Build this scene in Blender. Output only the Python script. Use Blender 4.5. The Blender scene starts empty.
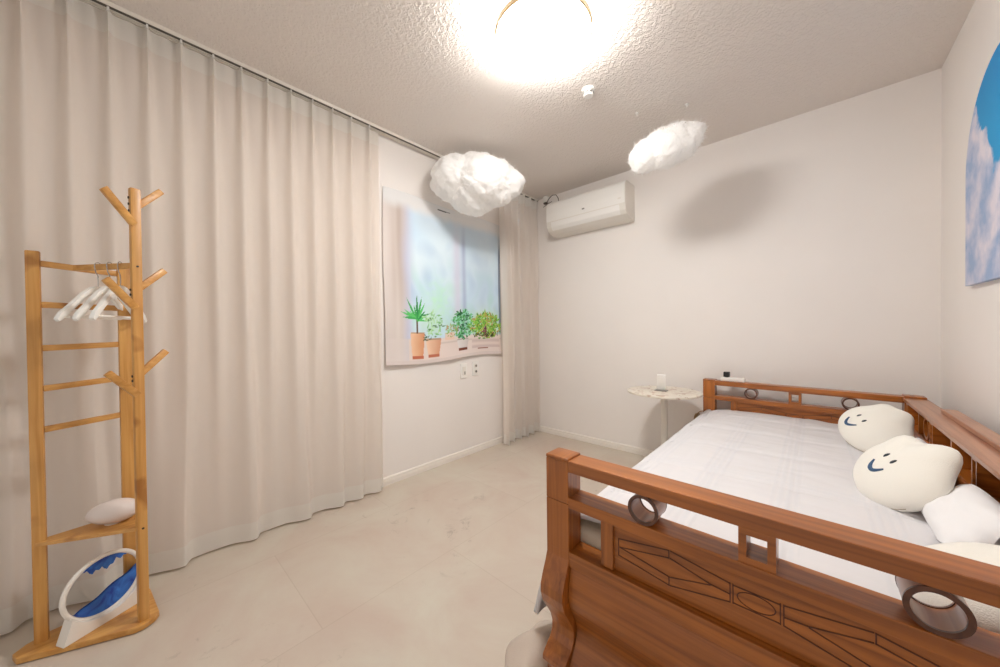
import bpy, bmesh, math, random
from mathutils import Vector, Matrix, noise
random.seed(7)
PI = math.pi
C = bpy.context.scene.collection

# ------------------------------------------------------------------ materials
def srgb(r, g, b):
    f = lambda c: c/12.92 if c <= .04045 else ((c+.055)/1.055)**2.4
    return (f(r/255), f(g/255), f(b/255), 1)

def base_mat(name):
    m = bpy.data.materials.new(name); m.use_nodes = True
    nt = m.node_tree; b = nt.nodes['Principled BSDF']
    return m, nt, b

def L(nt, a, b): nt.links.new(a, b)

def simple(name, col, rough=.5, metal=0, bump=0, bscale=200, spec=.5, coat=0, sheen=0, var=0):
    m, nt, b = base_mat(name)
    b.inputs['Base Color'].default_value = col
    b.inputs['Roughness'].default_value = rough
    b.inputs['Metallic'].default_value = metal
    b.inputs['Specular IOR Level'].default_value = spec
    b.inputs['Coat Weight'].default_value = coat
    b.inputs['Sheen Weight'].default_value = sheen
    tc = nt.nodes.new('ShaderNodeTexCoord')
    n = nt.nodes.new('ShaderNodeTexNoise'); n.inputs['Scale'].default_value = bscale; n.inputs['Detail'].default_value = 4
    L(nt, tc.outputs['Object'], n.inputs['Vector'])
    if bump:
        bp = nt.nodes.new('ShaderNodeBump'); bp.inputs['Strength'].default_value = bump; bp.inputs['Distance'].default_value = .002
        L(nt, n.outputs['Fac'], bp.inputs['Height']); L(nt, bp.outputs['Normal'], b.inputs['Normal'])
    if var:
        n2 = nt.nodes.new('ShaderNodeTexNoise'); n2.inputs['Scale'].default_value = bscale*.12; n2.inputs['Detail'].default_value = 5
        L(nt, tc.outputs['Object'], n2.inputs['Vector'])
        r = nt.nodes.new('ShaderNodeValToRGB')
        r.color_ramp.elements[0].position = .3; r.color_ramp.elements[1].position = .7
        r.color_ramp.elements[0].color = tuple(c*(1-var) for c in col[:3])+(1,)
        r.color_ramp.elements[1].color = tuple(min(1, c*(1+var)) for c in col[:3])+(1,)
        L(nt, n2.outputs['Fac'], r.inputs['Fac']); L(nt, r.outputs['Color'], b.inputs['Base Color'])
    return m

def wood(name, dark, light, axis, rough=.34, coat=.32, scale=1.0, knots=False):
    m, nt, b = base_mat(name)
    tc = nt.nodes.new('ShaderNodeTexCoord'); mp = nt.nodes.new('ShaderNodeMapping')
    sc = [55*scale]*3; sc[axis] = 2.2*scale
    mp.inputs['Scale'].default_value = sc
    L(nt, tc.outputs['Object'], mp.inputs['Vector'])
    n = nt.nodes.new('ShaderNodeTexNoise'); n.inputs['Scale'].default_value = 1; n.inputs['Detail'].default_value = 6; n.inputs['Distortion'].default_value = .8
    L(nt, mp.outputs['Vector'], n.inputs['Vector'])
    r = nt.nodes.new('ShaderNodeValToRGB')
    r.color_ramp.elements[0].position = .32; r.color_ramp.elements[0].color = dark
    r.color_ramp.elements[1].position = .68; r.color_ramp.elements[1].color = light
    L(nt, n.outputs['Fac'], r.inputs['Fac'])
    # broad figure
    mp2 = nt.nodes.new('ShaderNodeMapping'); sc2 = [9*scale]*3; sc2[axis] = 1.1*scale
    mp2.inputs['Scale'].default_value = sc2
    L(nt, tc.outputs['Object'], mp2.inputs['Vector'])
    n2 = nt.nodes.new('ShaderNodeTexNoise'); n2.inputs['Scale'].default_value = 1; n2.inputs['Detail'].default_value = 3; n2.inputs['Distortion'].default_value = 1.5
    L(nt, mp2.outputs['Vector'], n2.inputs['Vector'])
    mx = nt.nodes.new('ShaderNodeMix'); mx.data_type = 'RGBA'; mx.blend_type = 'MULTIPLY'
    r2 = nt.nodes.new('ShaderNodeValToRGB')
    r2.color_ramp.elements[0].position = .35; r2.color_ramp.elements[0].color = (.84, .81, .78, 1)
    r2.color_ramp.elements[1].position = .65; r2.color_ramp.elements[1].color = (1, 1, 1, 1)
    L(nt, n2.outputs['Fac'], r2.inputs['Fac'])
    mx.inputs[0].default_value = 1
    L(nt, r.outputs['Color'], mx.inputs[6]); L(nt, r2.outputs['Color'], mx.inputs[7])
    last = mx.outputs[2]
    if knots:   # bamboo nodes: thin darker rings across the culm
        w = nt.nodes.new('ShaderNodeTexNoise'); w.inputs['Scale'].default_value = 14; w.inputs['Detail'].default_value = 1
        L(nt, tc.outputs['Object'], w.inputs['Vector'])
        r3 = nt.nodes.new('ShaderNodeValToRGB')
        r3.color_ramp.elements[0].position = .62; r3.color_ramp.elements[0].color = (1, 1, 1, 1)
        r3.color_ramp.elements[1].position = .74; r3.color_ramp.elements[1].color = (.55, .42, .3, 1)
        L(nt, w.outputs['Fac'], r3.inputs['Fac'])
        m3 = nt.nodes.new('ShaderNodeMix'); m3.data_type = 'RGBA'; m3.blend_type = 'MULTIPLY'; m3.inputs[0].default_value = .8
        L(nt, last, m3.inputs[6]); L(nt, r3.outputs['Color'], m3.inputs[7]); last = m3.outputs[2]
    L(nt, last, b.inputs['Base Color'])
    b.inputs['Roughness'].default_value = rough
    b.inputs['Coat Weight'].default_value = coat; b.inputs['Coat Roughness'].default_value = .2
    bp = nt.nodes.new('ShaderNodeBump'); bp.inputs['Strength'].default_value = .08; bp.inputs['Distance'].default_value = .001
    L(nt, n.outputs['Fac'], bp.inputs['Height']); L(nt, bp.outputs['Normal'], b.inputs['Normal'])
    return m

WD, WL = srgb(136, 74, 20), srgb(180, 106, 38)
M = {}
for ax, k in enumerate('xyz'):
    M['wood_'+k] = wood('cherry_wood_'+k, WD, WL, ax)
    M['bamboo_'+k] = wood('bamboo_'+k, srgb(196, 138, 66), srgb(222, 170, 98), ax, rough=.42, coat=.1, knots=True)
M['wood_groove'] = wood('cherry_wood_groove', srgb(78, 36, 12), srgb(98, 48, 18), 0, rough=.5, coat=0)  # dark tone stands in for the shade inside the carved grooves
M['wood_dark'] = wood('dark_turned_wood', srgb(74, 38, 20), srgb(98, 54, 30), 1, rough=.35)
M['shelf_wood'] = wood('shelf_wood', srgb(150, 92, 56), srgb(182, 122, 82), 1, rough=.28, coat=.4)
M['white_plastic'] = simple('white_plastic', srgb(238, 236, 232), .35)
M['offwhite_plastic'] = simple('offwhite_plastic', srgb(228, 224, 216), .4)
M['white_metal'] = simple('white_painted_metal', srgb(226, 221, 212), .35)
M['grey_metal'] = simple('brushed_grey_metal', srgb(150, 148, 144), .3, metal=.8)
M['chrome'] = simple('chrome_wire', srgb(190, 188, 184), .2, metal=1)
M['black'] = simple('black_plastic', srgb(28, 27, 28), .45)
M['dark_slot'] = simple('dark_slot', srgb(88, 82, 76), .6)
M['baseboard'] = simple('baseboard_white', srgb(236, 230, 222), .45)
M['mattress'] = simple('mattress_cloth', srgb(222, 212, 192), .8, bump=.3, bscale=300)
M['pillow'] = simple('white_cotton', srgb(238, 237, 238), .85, bump=.25, bscale=500, sheen=.2)
M['plush'] = simple('cream_plush', srgb(240, 237, 228), .95, bump=.6, bscale=420, sheen=.5)
M['thread_blue'] = simple('navy_embroidery', srgb(52, 84, 118), .7, bump=.4, bscale=700)
M['thread_dark'] = simple('charcoal_embroidery', srgb(48, 56, 66), .7)
M['seam'] = simple('seam_thread', srgb(176, 166, 146), .8)
M['white_paint'] = simple('white_lacquer_wood', srgb(240, 238, 233), .4)
M['frame_white'] = simple('white_ring_plastic', srgb(236, 230, 222), .35)
M['cord_beige'] = simple('beige_cord', srgb(170, 140, 100), .6)
M['cable_grey'] = simple('grey_cable', srgb(104, 96, 88), .5)
M['fleece'] = simple('pale_fleece', srgb(240, 228, 216), .95, bump=.5, bscale=300, sheen=.4)
M['screw'] = simple('screw', srgb(48, 34, 22), .5)
M['stone'] = simple('matt_white_ceramic', srgb(228, 216, 210), .5, bump=.05, bscale=60)

# walls: fine woven wallpaper
def wallpaper(name, col, bump=.25):
    m, nt, b = base_mat(name)
    b.inputs['Roughness'].default_value = .7; b.inputs['Specular IOR Level'].default_value = .3
    tc = nt.nodes.new('ShaderNodeTexCoord')
    n = nt.nodes.new('ShaderNodeTexNoise'); n.inputs['Scale'].default_value = 260; n.inputs['Detail'].default_value = 3
    L(nt, tc.outputs['Object'], n.inputs['Vector'])
    n2 = nt.nodes.new('ShaderNodeTexNoise'); n2.inputs['Scale'].default_value = 3; n2.inputs['Detail'].default_value = 3
    L(nt, tc.outputs['Object'], n2.inputs['Vector'])
    r = nt.nodes.new('ShaderNodeValToRGB')
    r.color_ramp.elements[0].color = tuple(c*.97 for c in col[:3])+(1,); r.color_ramp.elements[1].color = tuple(min(1, c*1.03) for c in col[:3])+(1,)
    L(nt, n2.outputs['Fac'], r.inputs['Fac']); L(nt, r.outputs['Color'], b.inputs['Base Color'])
    bp = nt.nodes.new('ShaderNodeBump'); bp.inputs['Strength'].default_value = bump; bp.inputs['Distance'].default_value = .001
    L(nt, n.outputs['Fac'], bp.inputs['Height']); L(nt, bp.outputs['Normal'], b.inputs['Normal'])
    return m
M['wall'] = wallpaper('cream_wallpaper', srgb(237, 232, 228))

def ceiling_mat():
    m, nt, b = base_mat('embossed_ceiling_paper')
    b.inputs['Roughness'].default_value = .6; b.inputs['Specular IOR Level'].default_value = .35
    b.inputs['Base Color'].default_value = srgb(228, 221, 215)
    tc = nt.nodes.new('ShaderNodeTexCoord')
    n = nt.nodes.new('ShaderNodeTexNoise'); n.inputs['Scale'].default_value = 62; n.inputs['Detail'].default_value = 2; n.inputs['Roughness'].default_value = .5
    n.inputs['Distortion'].default_value = .7
    L(nt, tc.outputs['Object'], n.inputs['Vector'])
    r = nt.nodes.new('ShaderNodeValToRGB'); r.color_ramp.elements[0].position = .42; r.color_ramp.elements[1].position = .6
    L(nt, n.outputs['Fac'], r.inputs['Fac'])
    bp = nt.nodes.new('ShaderNodeBump'); bp.inputs['Strength'].default_value = .6; bp.inputs['Distance'].default_value = .0035
    L(nt, r.outputs['Color'], bp.inputs['Height']); L(nt, bp.outputs['Normal'], b.inputs['Normal'])
    return m
M['ceiling'] = ceiling_mat()

def floor_mat():
    m, nt, b = base_mat('beige_marble_tile')
    tc = nt.nodes.new('ShaderNodeTexCoord')
    n = nt.nodes.new('ShaderNodeTexNoise'); n.inputs['Scale'].default_value = 2.2; n.inputs['Detail'].default_value = 8; n.inputs['Roughness'].default_value = .62; n.inputs['Distortion'].default_value = .6
    L(nt, tc.outputs['Object'], n.inputs['Vector'])
    r = nt.nodes.new('ShaderNodeValToRGB'); e = r.color_ramp.elements
    e[0].position = .3; e[0].color = srgb(198, 180, 167); e[1].position = .7; e[1].color = srgb(208, 201, 187)
    L(nt, n.outputs['Fac'], r.inputs['Fac'])
    # worn greyish and rosy blotches
    n3 = nt.nodes.new('ShaderNodeTexNoise'); n3.inputs['Scale'].default_value = 9; n3.inputs['Detail'].default_value = 10; n3.inputs['Roughness'].default_value = .75; n3.inputs['Distortion'].default_value = 1.2
    L(nt, tc.outputs['Object'], n3.inputs['Vector'])
    r3 = nt.nodes.new('ShaderNodeValToRGB'); e = r3.color_ramp.elements
    e[0].position = .3; e[0].color = (.62, .60, .58, 1); e[1].position = .42; e[1].color = (1, 1, 1, 1)
    L(nt, n3.outputs['Fac'], r3.inputs['Fac'])
    n4 = nt.nodes.new('ShaderNodeTexNoise'); n4.inputs['Scale'].default_value = 1.6; n4.inputs['Detail'].default_value = 3
    L(nt, tc.outputs['Object'], n4.inputs['Vector'])
    r4 = nt.nodes.new('ShaderNodeValToRGB'); e = r4.color_ramp.elements
    e[0].position = .48; e[0].color = (0, 0, 0, 1); e[1].position = .62; e[1].color = (1, 1, 1, 1)
    L(nt, n4.outputs['Fac'], r4.inputs['Fac'])
    mx = nt.nodes.new('ShaderNodeMix'); mx.data_type = 'RGBA'; mx.blend_type = 'MULTIPLY'
    L(nt, r4.outputs['Color'], mx.inputs[0]); L(nt, r.outputs['Color'], mx.inputs[6]); L(nt, r3.outputs['Color'], mx.inputs[7])
    br = nt.nodes.new('ShaderNodeTexBrick'); br.offset = .5
    br.inputs['Color1'].default_value = (1, 1, 1, 1); br.inputs['Color2'].default_value = (.95, .945, .935, 1); br.inputs['Mortar'].default_value = (.87, .85, .82, 1)
    br.inputs['Scale'].default_value = 1; br.inputs['Mortar Size'].default_value = .0022; br.inputs['Brick Width'].default_value = 1.16; br.inputs['Row Height'].default_value = .58; br.inputs['Mortar Smooth'].default_value = .4
    mp = nt.nodes.new('ShaderNodeMapping'); mp.inputs['Location'].default_value = (.44, .10, 0); mp.inputs['Rotation'].default_value = (0, 0, PI/2)
    L(nt, tc.outputs['Object'], mp.inputs['Vector']); L(nt, mp.outputs['Vector'], br.inputs['Vector'])
    mx2 = nt.nodes.new('ShaderNodeMix'); mx2.data_type = 'RGBA'; mx2.blend_type = 'MULTIPLY'; mx2.inputs[0].default_value = 1
    L(nt, mx.outputs[2], mx2.inputs[6]); L(nt, br.outputs['Color'], mx2.inputs[7])
    L(nt, mx2.outputs[2], b.inputs['Base Color'])
    b.inputs['Roughness'].default_value = .42; b.inputs['Specular IOR Level'].default_value = .35
    return m
M['floor'] = floor_mat()

def cloth(name, col, transl, rough=.9, weave=900):
    m, nt, b = base_mat(name)
    out = nt.nodes['Material Output']
    b.inputs['Base Color'].default_value = col; b.inputs['Roughness'].default_value = rough; b.inputs['Specular IOR Level'].default_value = .15
    t = nt.nodes.new('ShaderNodeBsdfTranslucent'); t.inputs['Color'].default_value = col
    mix = nt.nodes.new('ShaderNodeMixShader'); mix.inputs[0].default_value = transl
    L(nt, b.outputs[0], mix.inputs[1]); L(nt, t.outputs[0], mix.inputs[2]); L(nt, mix.outputs[0], out.inputs['Surface'])
    tc = nt.nodes.new('ShaderNodeTexCoord'); n = nt.nodes.new('ShaderNodeTexNoise'); n.inputs['Scale'].default_value = weave
    L(nt, tc.outputs['Object'], n.inputs['Vector'])
    bp = nt.nodes.new('ShaderNodeBump'); bp.inputs['Strength'].default_value = .15; bp.inputs['Distance'].default_value = .001
    L(nt, n.outputs['Fac'], bp.inputs['Height']); L(nt, bp.outputs['Normal'], b.inputs['Normal'])
    return m
M['curtain'] = cloth('cream_curtain', srgb(251, 245, 239), .0)
M['curtain_band'] = cloth('cream_curtain_doubled', srgb(255, 252, 247), .0)
M['cotton'] = cloth('cotton_wool', (.98, .975, .965, 1), .30, weave=120)

def attr_mat(name, rough=.8, bump=.1):
    m, nt, b = base_mat(name)
    a = nt.nodes.new('ShaderNodeAttribute'); a.attribute_name = 'print'
    L(nt, a.outputs['Color'], b.inputs['Base Color']); b.inputs['Roughness'].default_value = rough
    b.inputs['Specular IOR Level'].default_value = .2
    return m
M['tapestry'] = attr_mat('printed_cloth')

def glow_mat(name, col, s):
    m, nt, b = base_mat(name)
    b.inputs['Base Color'].default_value = (.9, .9, .9, 1)
    b.inputs['Emission Color'].default_value = col; b.inputs['Emission Strength'].default_value = s
    return m

def sky_canvas_mat():
    m, nt, b = base_mat('printed_sky_canvas')
    tc = nt.nodes.new('ShaderNodeTexCoord')
    sep = nt.nodes.new('ShaderNodeSeparateXYZ'); L(nt, tc.outputs['Object'], sep.inputs[0])
    n = nt.nodes.new('ShaderNodeTexNoise'); n.inputs['Scale'].default_value = 5.5; n.inputs['Detail'].default_value = 9; n.inputs['Roughness'].default_value = .58; n.inputs['Distortion'].default_value = .35
    L(nt, tc.outputs['Object'], n.inputs['Vector'])
    # cloud amount grows towards the lower left of the print (object y up = left edge, z = height)
    def mathn(op, a, bb):
        q = nt.nodes.new('ShaderNodeMath'); q.operation = op
        for i, v in enumerate((a, bb)):
            if isinstance(v, (int, float)): q.inputs[i].default_value = v
            else: L(nt, v, q.inputs[i])
        return q.outputs[0]
    up = mathn('MULTIPLY', sep.outputs['Z'], -1.35)
    lf = mathn('MULTIPLY', sep.outputs['Y'], .95)
    s = mathn('ADD', mathn('ADD', n.outputs['Fac'], up), mathn('ADD', lf, .077))
    r = nt.nodes.new('ShaderNodeValToRGB'); e = r.color_ramp.elements
    e[0].position = .52; e[0].color = (0, 0, 0, 1); e[1].position = .585; e[1].color = (1, 1, 1, 1)
    L(nt, s, r.inputs['Fac'])
    n2 = nt.nodes.new('ShaderNodeTexNoise'); n2.inputs['Scale'].default_value = 9; n2.inputs['Detail'].default_value = 6
    L(nt, tc.outputs['Object'], n2.inputs['Vector'])
    rc = nt.nodes.new('ShaderNodeValToRGB'); e = rc.color_ramp.elements
    e[0].position = .38; e[0].color = srgb(150, 172, 208); e[1].position = .66; e[1].color = srgb(222, 216, 228)
    L(nt, n2.outputs['Fac'], rc.inputs['Fac'])
    rb = nt.nodes.new('ShaderNodeValToRGB'); e = rb.color_ramp.elements
    e[0].position = .2; e[0].color = srgb(20, 150, 208); e[1].position = .9; e[1].color = srgb(22, 118, 196)
    L(nt, mathn('ADD', sep.outputs['Z'], .1), rb.inputs['Fac'])
    mx = nt.nodes.new('ShaderNodeMix'); mx.data_type = 'RGBA'
    L(nt, r.outputs['Color'], mx.inputs[0]); L(nt, rb.outputs['Color'], mx.inputs[6]); L(nt, rc.outputs['Color'], mx.inputs[7])
    L(nt, mx.outputs[2], b.inputs['Base Color']); b.inputs['Roughness'].default_value = .7
    return m
M['sky_canvas'] = sky_canvas_mat()

def duvet_mat():
    m, nt, b = base_mat('white_striped_cotton')
    tc = nt.nodes.new('ShaderNodeTexCoord'); sep = nt.nodes.new('ShaderNodeSeparateXYZ'); L(nt, tc.outputs['Object'], sep.inputs[0])
    def mathn(op, a, bb=None):
        q = nt.nodes.new('ShaderNodeMath'); q.operation = op
        for i, v in enumerate((a, bb)):
            if v is None: continue
            if isinstance(v, (int, float)): q.inputs[i].default_value = v
            else: L(nt, v, q.inputs[i])
        return q.outputs[0]
    def stripes(axis, period, width, fine):
        f = mathn('FRACT', mathn('DIVIDE', axis, period))
        g = mathn('LESS_THAN', f, width)
        s = mathn('ADD', mathn('MULTIPLY', mathn('SINE', mathn('MULTIPLY', axis, 2*PI/fine)), .5), .5)
        return mathn('MULTIPLY', g, s)
    s1 = stripes(sep.outputs['X'], .21, .36, .019)
    s2 = stripes(sep.outputs['Y'], .30, .16, .024)
    s = mathn('ADD', s1, mathn('MULTIPLY', s2, .7))
    bp = nt.nodes.new('ShaderNodeBump'); bp.inputs['Strength'].default_value = .4; bp.inputs['Distance'].default_value = .0025
    L(nt, s, bp.inputs['Height']); L(nt, bp.outputs['Normal'], b.inputs['Normal'])
    r = nt.nodes.new('ShaderNodeValToRGB'); e = r.color_ramp.elements
    e[0].color = srgb(219, 217, 219); e[1].color = srgb(216, 215, 218)
    L(nt, s, r.inputs['Fac']); L(nt, r.outputs['Color'], b.inputs['Base Color'])
    b.inputs['Roughness'].default_value = .8; b.inputs['Sheen Weight'].default_value = .15; b.inputs['Specular IOR Level'].default_value = .25
    return m
M['duvet'] = duvet_mat()

def sand_mat():
    m, nt, b = base_mat('blue_sand')
    tc = nt.nodes.new('ShaderNodeTexCoord'); n = nt.nodes.new('ShaderNodeTexNoise'); n.inputs['Scale'].default_value = 22; n.inputs['Detail'].default_value = 5; n.inputs['Distortion'].default_value = 1
    L(nt, tc.outputs['Object'], n.inputs['Vector'])
    r = nt.nodes.new('ShaderNodeValToRGB'); e = r.color_ramp.elements
    e[0].position = .35; e[0].color = srgb(20, 58, 150); e[1].position = .7; e[1].color = srgb(60, 130, 214)
    L(nt, n.outputs['Fac'], r.inputs['Fac']); L(nt, r.outputs['Color'], b.inputs['Base Color']); b.inputs['Roughness'].default_value = .5
    return m
M['sand'] = sand_mat()

def glass_mat():
    m, nt, b = base_mat('clear_glass')
    b.inputs['Base Color'].default_value = (1, 1, 1, 1); b.inputs['Roughness'].default_value = .02
    b.inputs['Transmission Weight'].default_value = 1; b.inputs['IOR'].default_value = 1.02
    return m
M['glass'] = glass_mat()

def marble_mat():
    m, nt, b = base_mat('patterned_table_top')
    tc = nt.nodes.new('ShaderNodeTexCoord'); n = nt.nodes.new('ShaderNodeTexNoise'); n.inputs['Scale'].default_value = 14; n.inputs['Detail'].default_value = 4; n.inputs['Distortion'].default_value = 1.5
    L(nt, tc.outputs['Object'], n.inputs['Vector'])
    r = nt.nodes.new('ShaderNodeValToRGB'); e = r.color_ramp.elements
    e[0].position = .36; e[0].color = srgb(176, 140, 120); e[1].position = .47; e[1].color = srgb(226, 218, 204)
    L(nt, n.outputs['Fac'], r.inputs['Fac']); L(nt, r.outputs['Color'], b.inputs['Base Color']); b.inputs['Roughness'].default_value = .4
    return m
M['table_top'] = marble_mat()

# ------------------------------------------------------------------ mesh helpers
def obj(name, bm, mat, parent=None, smooth=False, loc=None):
    me = bpy.data.meshes.new(name)
    bmesh.ops.recalc_face_normals(bm, faces=bm.faces)
    if loc is not None:
        bmesh.ops.translate(bm, verts=bm.verts, vec=-Vector(loc))
    bm.to_mesh(me); bm.free()
    me.materials.append(M[mat] if isinstance(mat, str) else mat)
    if smooth:
        for p in me.polygons: p.use_smooth = True
        try: me.set_sharp_from_angle(angle=math.radians(40))
        except Exception: pass
    o = bpy.data.objects.new(name, me); C.objects.link(o)
    if parent is not None: o.parent = parent
    if loc is not None: o.location = loc
    return o

def empty(name, label, cat, loc=(0, 0, 0), group=None):
    o = bpy.data.objects.new(name, None); C.objects.link(o); o.location = loc; o.empty_display_size = .05
    tag(o, label, cat, group)
    return o

def tag(o, label, cat, group=None):
    o['label'] = label; o['category'] = cat
    if group: o['group'] = group
    return o

def struct(o, label=None):
    o['kind'] = 'structure'
    if label: o['label'] = label
    return o

def child(name, bm, mat, parent, smooth=False):
    """mesh given in world coordinates, parented to an Empty that only has a location"""
    p = parent; off = Vector((0, 0, 0))
    while p is not None: off += Vector(p.location); p = p.parent
    bmesh.ops.translate(bm, verts=bm.verts, vec=-off)
    return obj(name, bm, mat, parent, smooth)

def box(bm, x0, x1, y0, y1, z0, z1, bev=0, seg=2):
    r = bmesh.ops.create_cube(bm, size=1, matrix=Matrix.Translation(((x0+x1)/2, (y0+y1)/2, (z0+z1)/2)) @ Matrix.Diagonal((abs(x1-x0), abs(y1-y0), abs(z1-z0), 1)))
    if bev:
        es = list({e for v in r['verts'] for e in v.link_edges})
        bmesh.ops.bevel(bm, geom=es, offset=bev, segments=seg, profile=.6, affect='EDGES')
    return bm

def obox(bm, c, ax, ay, az, hx, hy, hz, bev=0):
    """oriented box: centre, three unit axes, half sizes"""
    ax, ay, az = Vector(ax).normalized(), Vector(ay).normalized(), Vector(az).normalized()
    mt = Matrix(((ax.x, ay.x, az.x, c[0]), (ax.y, ay.y, az.y, c[1]), (ax.z, ay.z, az.z, c[2]), (0, 0, 0, 1)))
    r = bmesh.ops.create_cube(bm, size=1, matrix=mt @ Matrix.Diagonal((2*hx, 2*hy, 2*hz, 1)))
    if bev:
        es = list({e for v in r['verts'] for e in v.link_edges})
        bmesh.ops.bevel(bm, geom=es, offset=bev, segments=2, profile=.6, affect='EDGES')
    return bm

def bar(bm, a, b, w, h, up=(0, 0, 1), bev=0):
    a, b = Vector(a), Vector(b); d = (b-a); ln = d.length; d.normalize()
    up = Vector(up); s = d.cross(up).normalized(); u = s.cross(d).normalized()
    return obox(bm, (a+b)/2, d, s, u, ln/2, w/2, h/2, bev)

def tube(bm, pts, rad, n=8, closed=False, cap=True):
    pts = [Vector(p) for p in pts]; rings = []; N = len(pts)
    prev = None
    for i, p in enumerate(pts):
        if closed: t = pts[(i+1) % N]-pts[i-1]
        else: t = pts[min(i+1, N-1)]-pts[max(i-1, 0)]
        t.normalize()
        if prev is None:
            a = Vector((0, 0, 1)) if abs(t.z) < .9 else Vector((1, 0, 0))
            s = t.cross(a).normalized()
        else:
            s = (prev - t*prev.dot(t)).normalized()
        prev = s; u = t.cross(s)
        r = rad(i/(N-1)) if callable(rad) else rad
        rings.append([bm.verts.new(p+(s*math.cos(2*PI*k/n)+u*math.sin(2*PI*k/n))*r) for k in range(n)])
    for i in range(N if closed else N-1):
        A, B = rings[i], rings[(i+1) % N]
        for k in range(n): bm.faces.new((A[k], A[(k+1) % n], B[(k+1) % n], B[k]))
    if cap and not closed:
        bm.faces.new(rings[0]); bm.faces.new(rings[-1][::-1])
    return bm

def prism(bm, pts, vec, bev=0):
    vs = [bm.verts.new(p) for p in pts]; f = bm.faces.new(vs)
    r = bmesh.ops.extrude_face_region(bm, geom=[f])
    nv = [g for g in r['geom'] if isinstance(g, bmesh.types.BMVert)]
    bmesh.ops.translate(bm, verts=nv, vec=vec)
    if bev:
        es = list({e for v in vs+nv for e in v.link_edges})
        bmesh.ops.bevel(bm, geom=es, offset=bev, segments=2, profile=.6, affect='EDGES')
    return bm

def ringtube(bm, c, axis, r0, r1, depth, n=40):
    """hollow cylinder: inner r0, outer r1, along axis"""
    axis = Vector(axis).normalized(); a = Vector((0, 0, 1)) if abs(axis.z) < .9 else Vector((1, 0, 0))
    s = axis.cross(a).normalized(); u = axis.cross(s); c = Vector(c)
    rows = []
    for (r, h) in ((r0, -.5), (r1, -.5), (r1, .5), (r0, .5)):
        rows.append([bm.verts.new(c+axis*h*depth+(s*math.cos(2*PI*k/n)+u*math.sin(2*PI*k/n))*r) for k in range(n)])
    for i in range(4):
        A, B = rows[i], rows[(i+1) % 4]
        for k in range(n): bm.faces.new((A[k], A[(k+1) % n], B[(k+1) % n], B[k]))
    return bm

def disc(bm, c, axis, r, depth, n=48, bev=0):
    axis = Vector(axis).normalized(); a = Vector((0, 0, 1)) if abs(axis.z) < .9 else Vector((1, 0, 0))
    s = axis.cross(a).normalized(); u = axis.cross(s); c = Vector(c)-axis*depth/2
    pts = [c+(s*math.cos(2*PI*k/n)+u*math.sin(2*PI*k/n))*r for k in range(n)]
    vs = [bm.verts.new(p) for p in pts]; f = bm.faces.new(vs)
    rr = bmesh.ops.extrude_face_region(bm, geom=[f]); nv = [g for g in rr['geom'] if isinstance(g, bmesh.types.BMVert)]
    bmesh.ops.translate(bm, verts=nv, vec=axis*depth)
    if bev:
        es = [e for e in bm.edges if all(v in vs for v in e.verts) or all(v in nv for v in e.verts)]
        bmesh.ops.bevel(bm, geom=es, offset=bev, segments=3, profile=.6, affect='EDGES')
    return bm

def NB(): return bmesh.new()

# ------------------------------------------------------------------ room
XL, XR, YB, YF, H = -2.119, .485, 2.829, -.42, 2.35
T = .1
struct(obj('floor', box(NB(), XL-T, XR+T, YF-T, YB+T, -T, 0), 'floor'))
struct(obj('ceiling', box(NB(), XL-T, XR+T, YF-T, YB+T, H, H+T), 'ceiling'))
struct(obj('wall_left', box(NB(), XL-T, XL, YF-T, YB+T, 0, H), 'wall'))
struct(obj('wall_back', box(NB(), XL, XR, YB, YB+T, 0, H), 'wall'))
struct(obj('wall_right', box(NB(), XR, XR+T, YF-T, YB+T, 0, H), 'wall'))
# unseen opening and trim behind the camera, added to bring in fill light
DX0, DX1, DZ = -1.95, .30, 2.10
wf = NB(); box(wf, XL, DX0, YF-T, YF, 0, H); box(wf, DX1, XR, YF-T, YF, 0, H); box(wf, DX0, DX1, YF-T, YF, DZ, H)
struct(obj('wall_front', wf, 'wall'))
tf = NB(); box(tf, DX0-.04, DX0+.01, YF-T-.01, YF+.01, 0, DZ); box(tf, DX1-.01, DX1+.04, YF-T-.01, YF+.01, 0, DZ); box(tf, DX0-.04, DX1+.04, YF-T-.01, YF+.01, DZ-.01, DZ+.04)
struct(obj('trim_1', tf, 'baseboard'))
def baseboard(name, p0, p1, nrm):
    p0, p1, nrm = Vector(p0), Vector(p1), Vector(nrm)
    prof = [(0, 0), (.012, 0), (.012, .03), (.010, .034), (.010, .048), (.006, .053), (0, .054)]
    bm = NB(); prism(bm, [p0+nrm*a+Vector((0, 0, b)) for a, b in prof], p1-p0)
    struct(obj(name, bm, 'baseboard'))
baseboard('baseboard_left', (XL, YF+.013, 0), (XL, YB-.013, 0), (1, 0, 0))
baseboard('baseboard_back', (XL, YB, 0), (XR, YB, 0), (0, -1, 0))
baseboard('baseboard_right', (XR, YF+.013, 0), (XR, YB-.013, 0), (-1, 0, 0))

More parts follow.
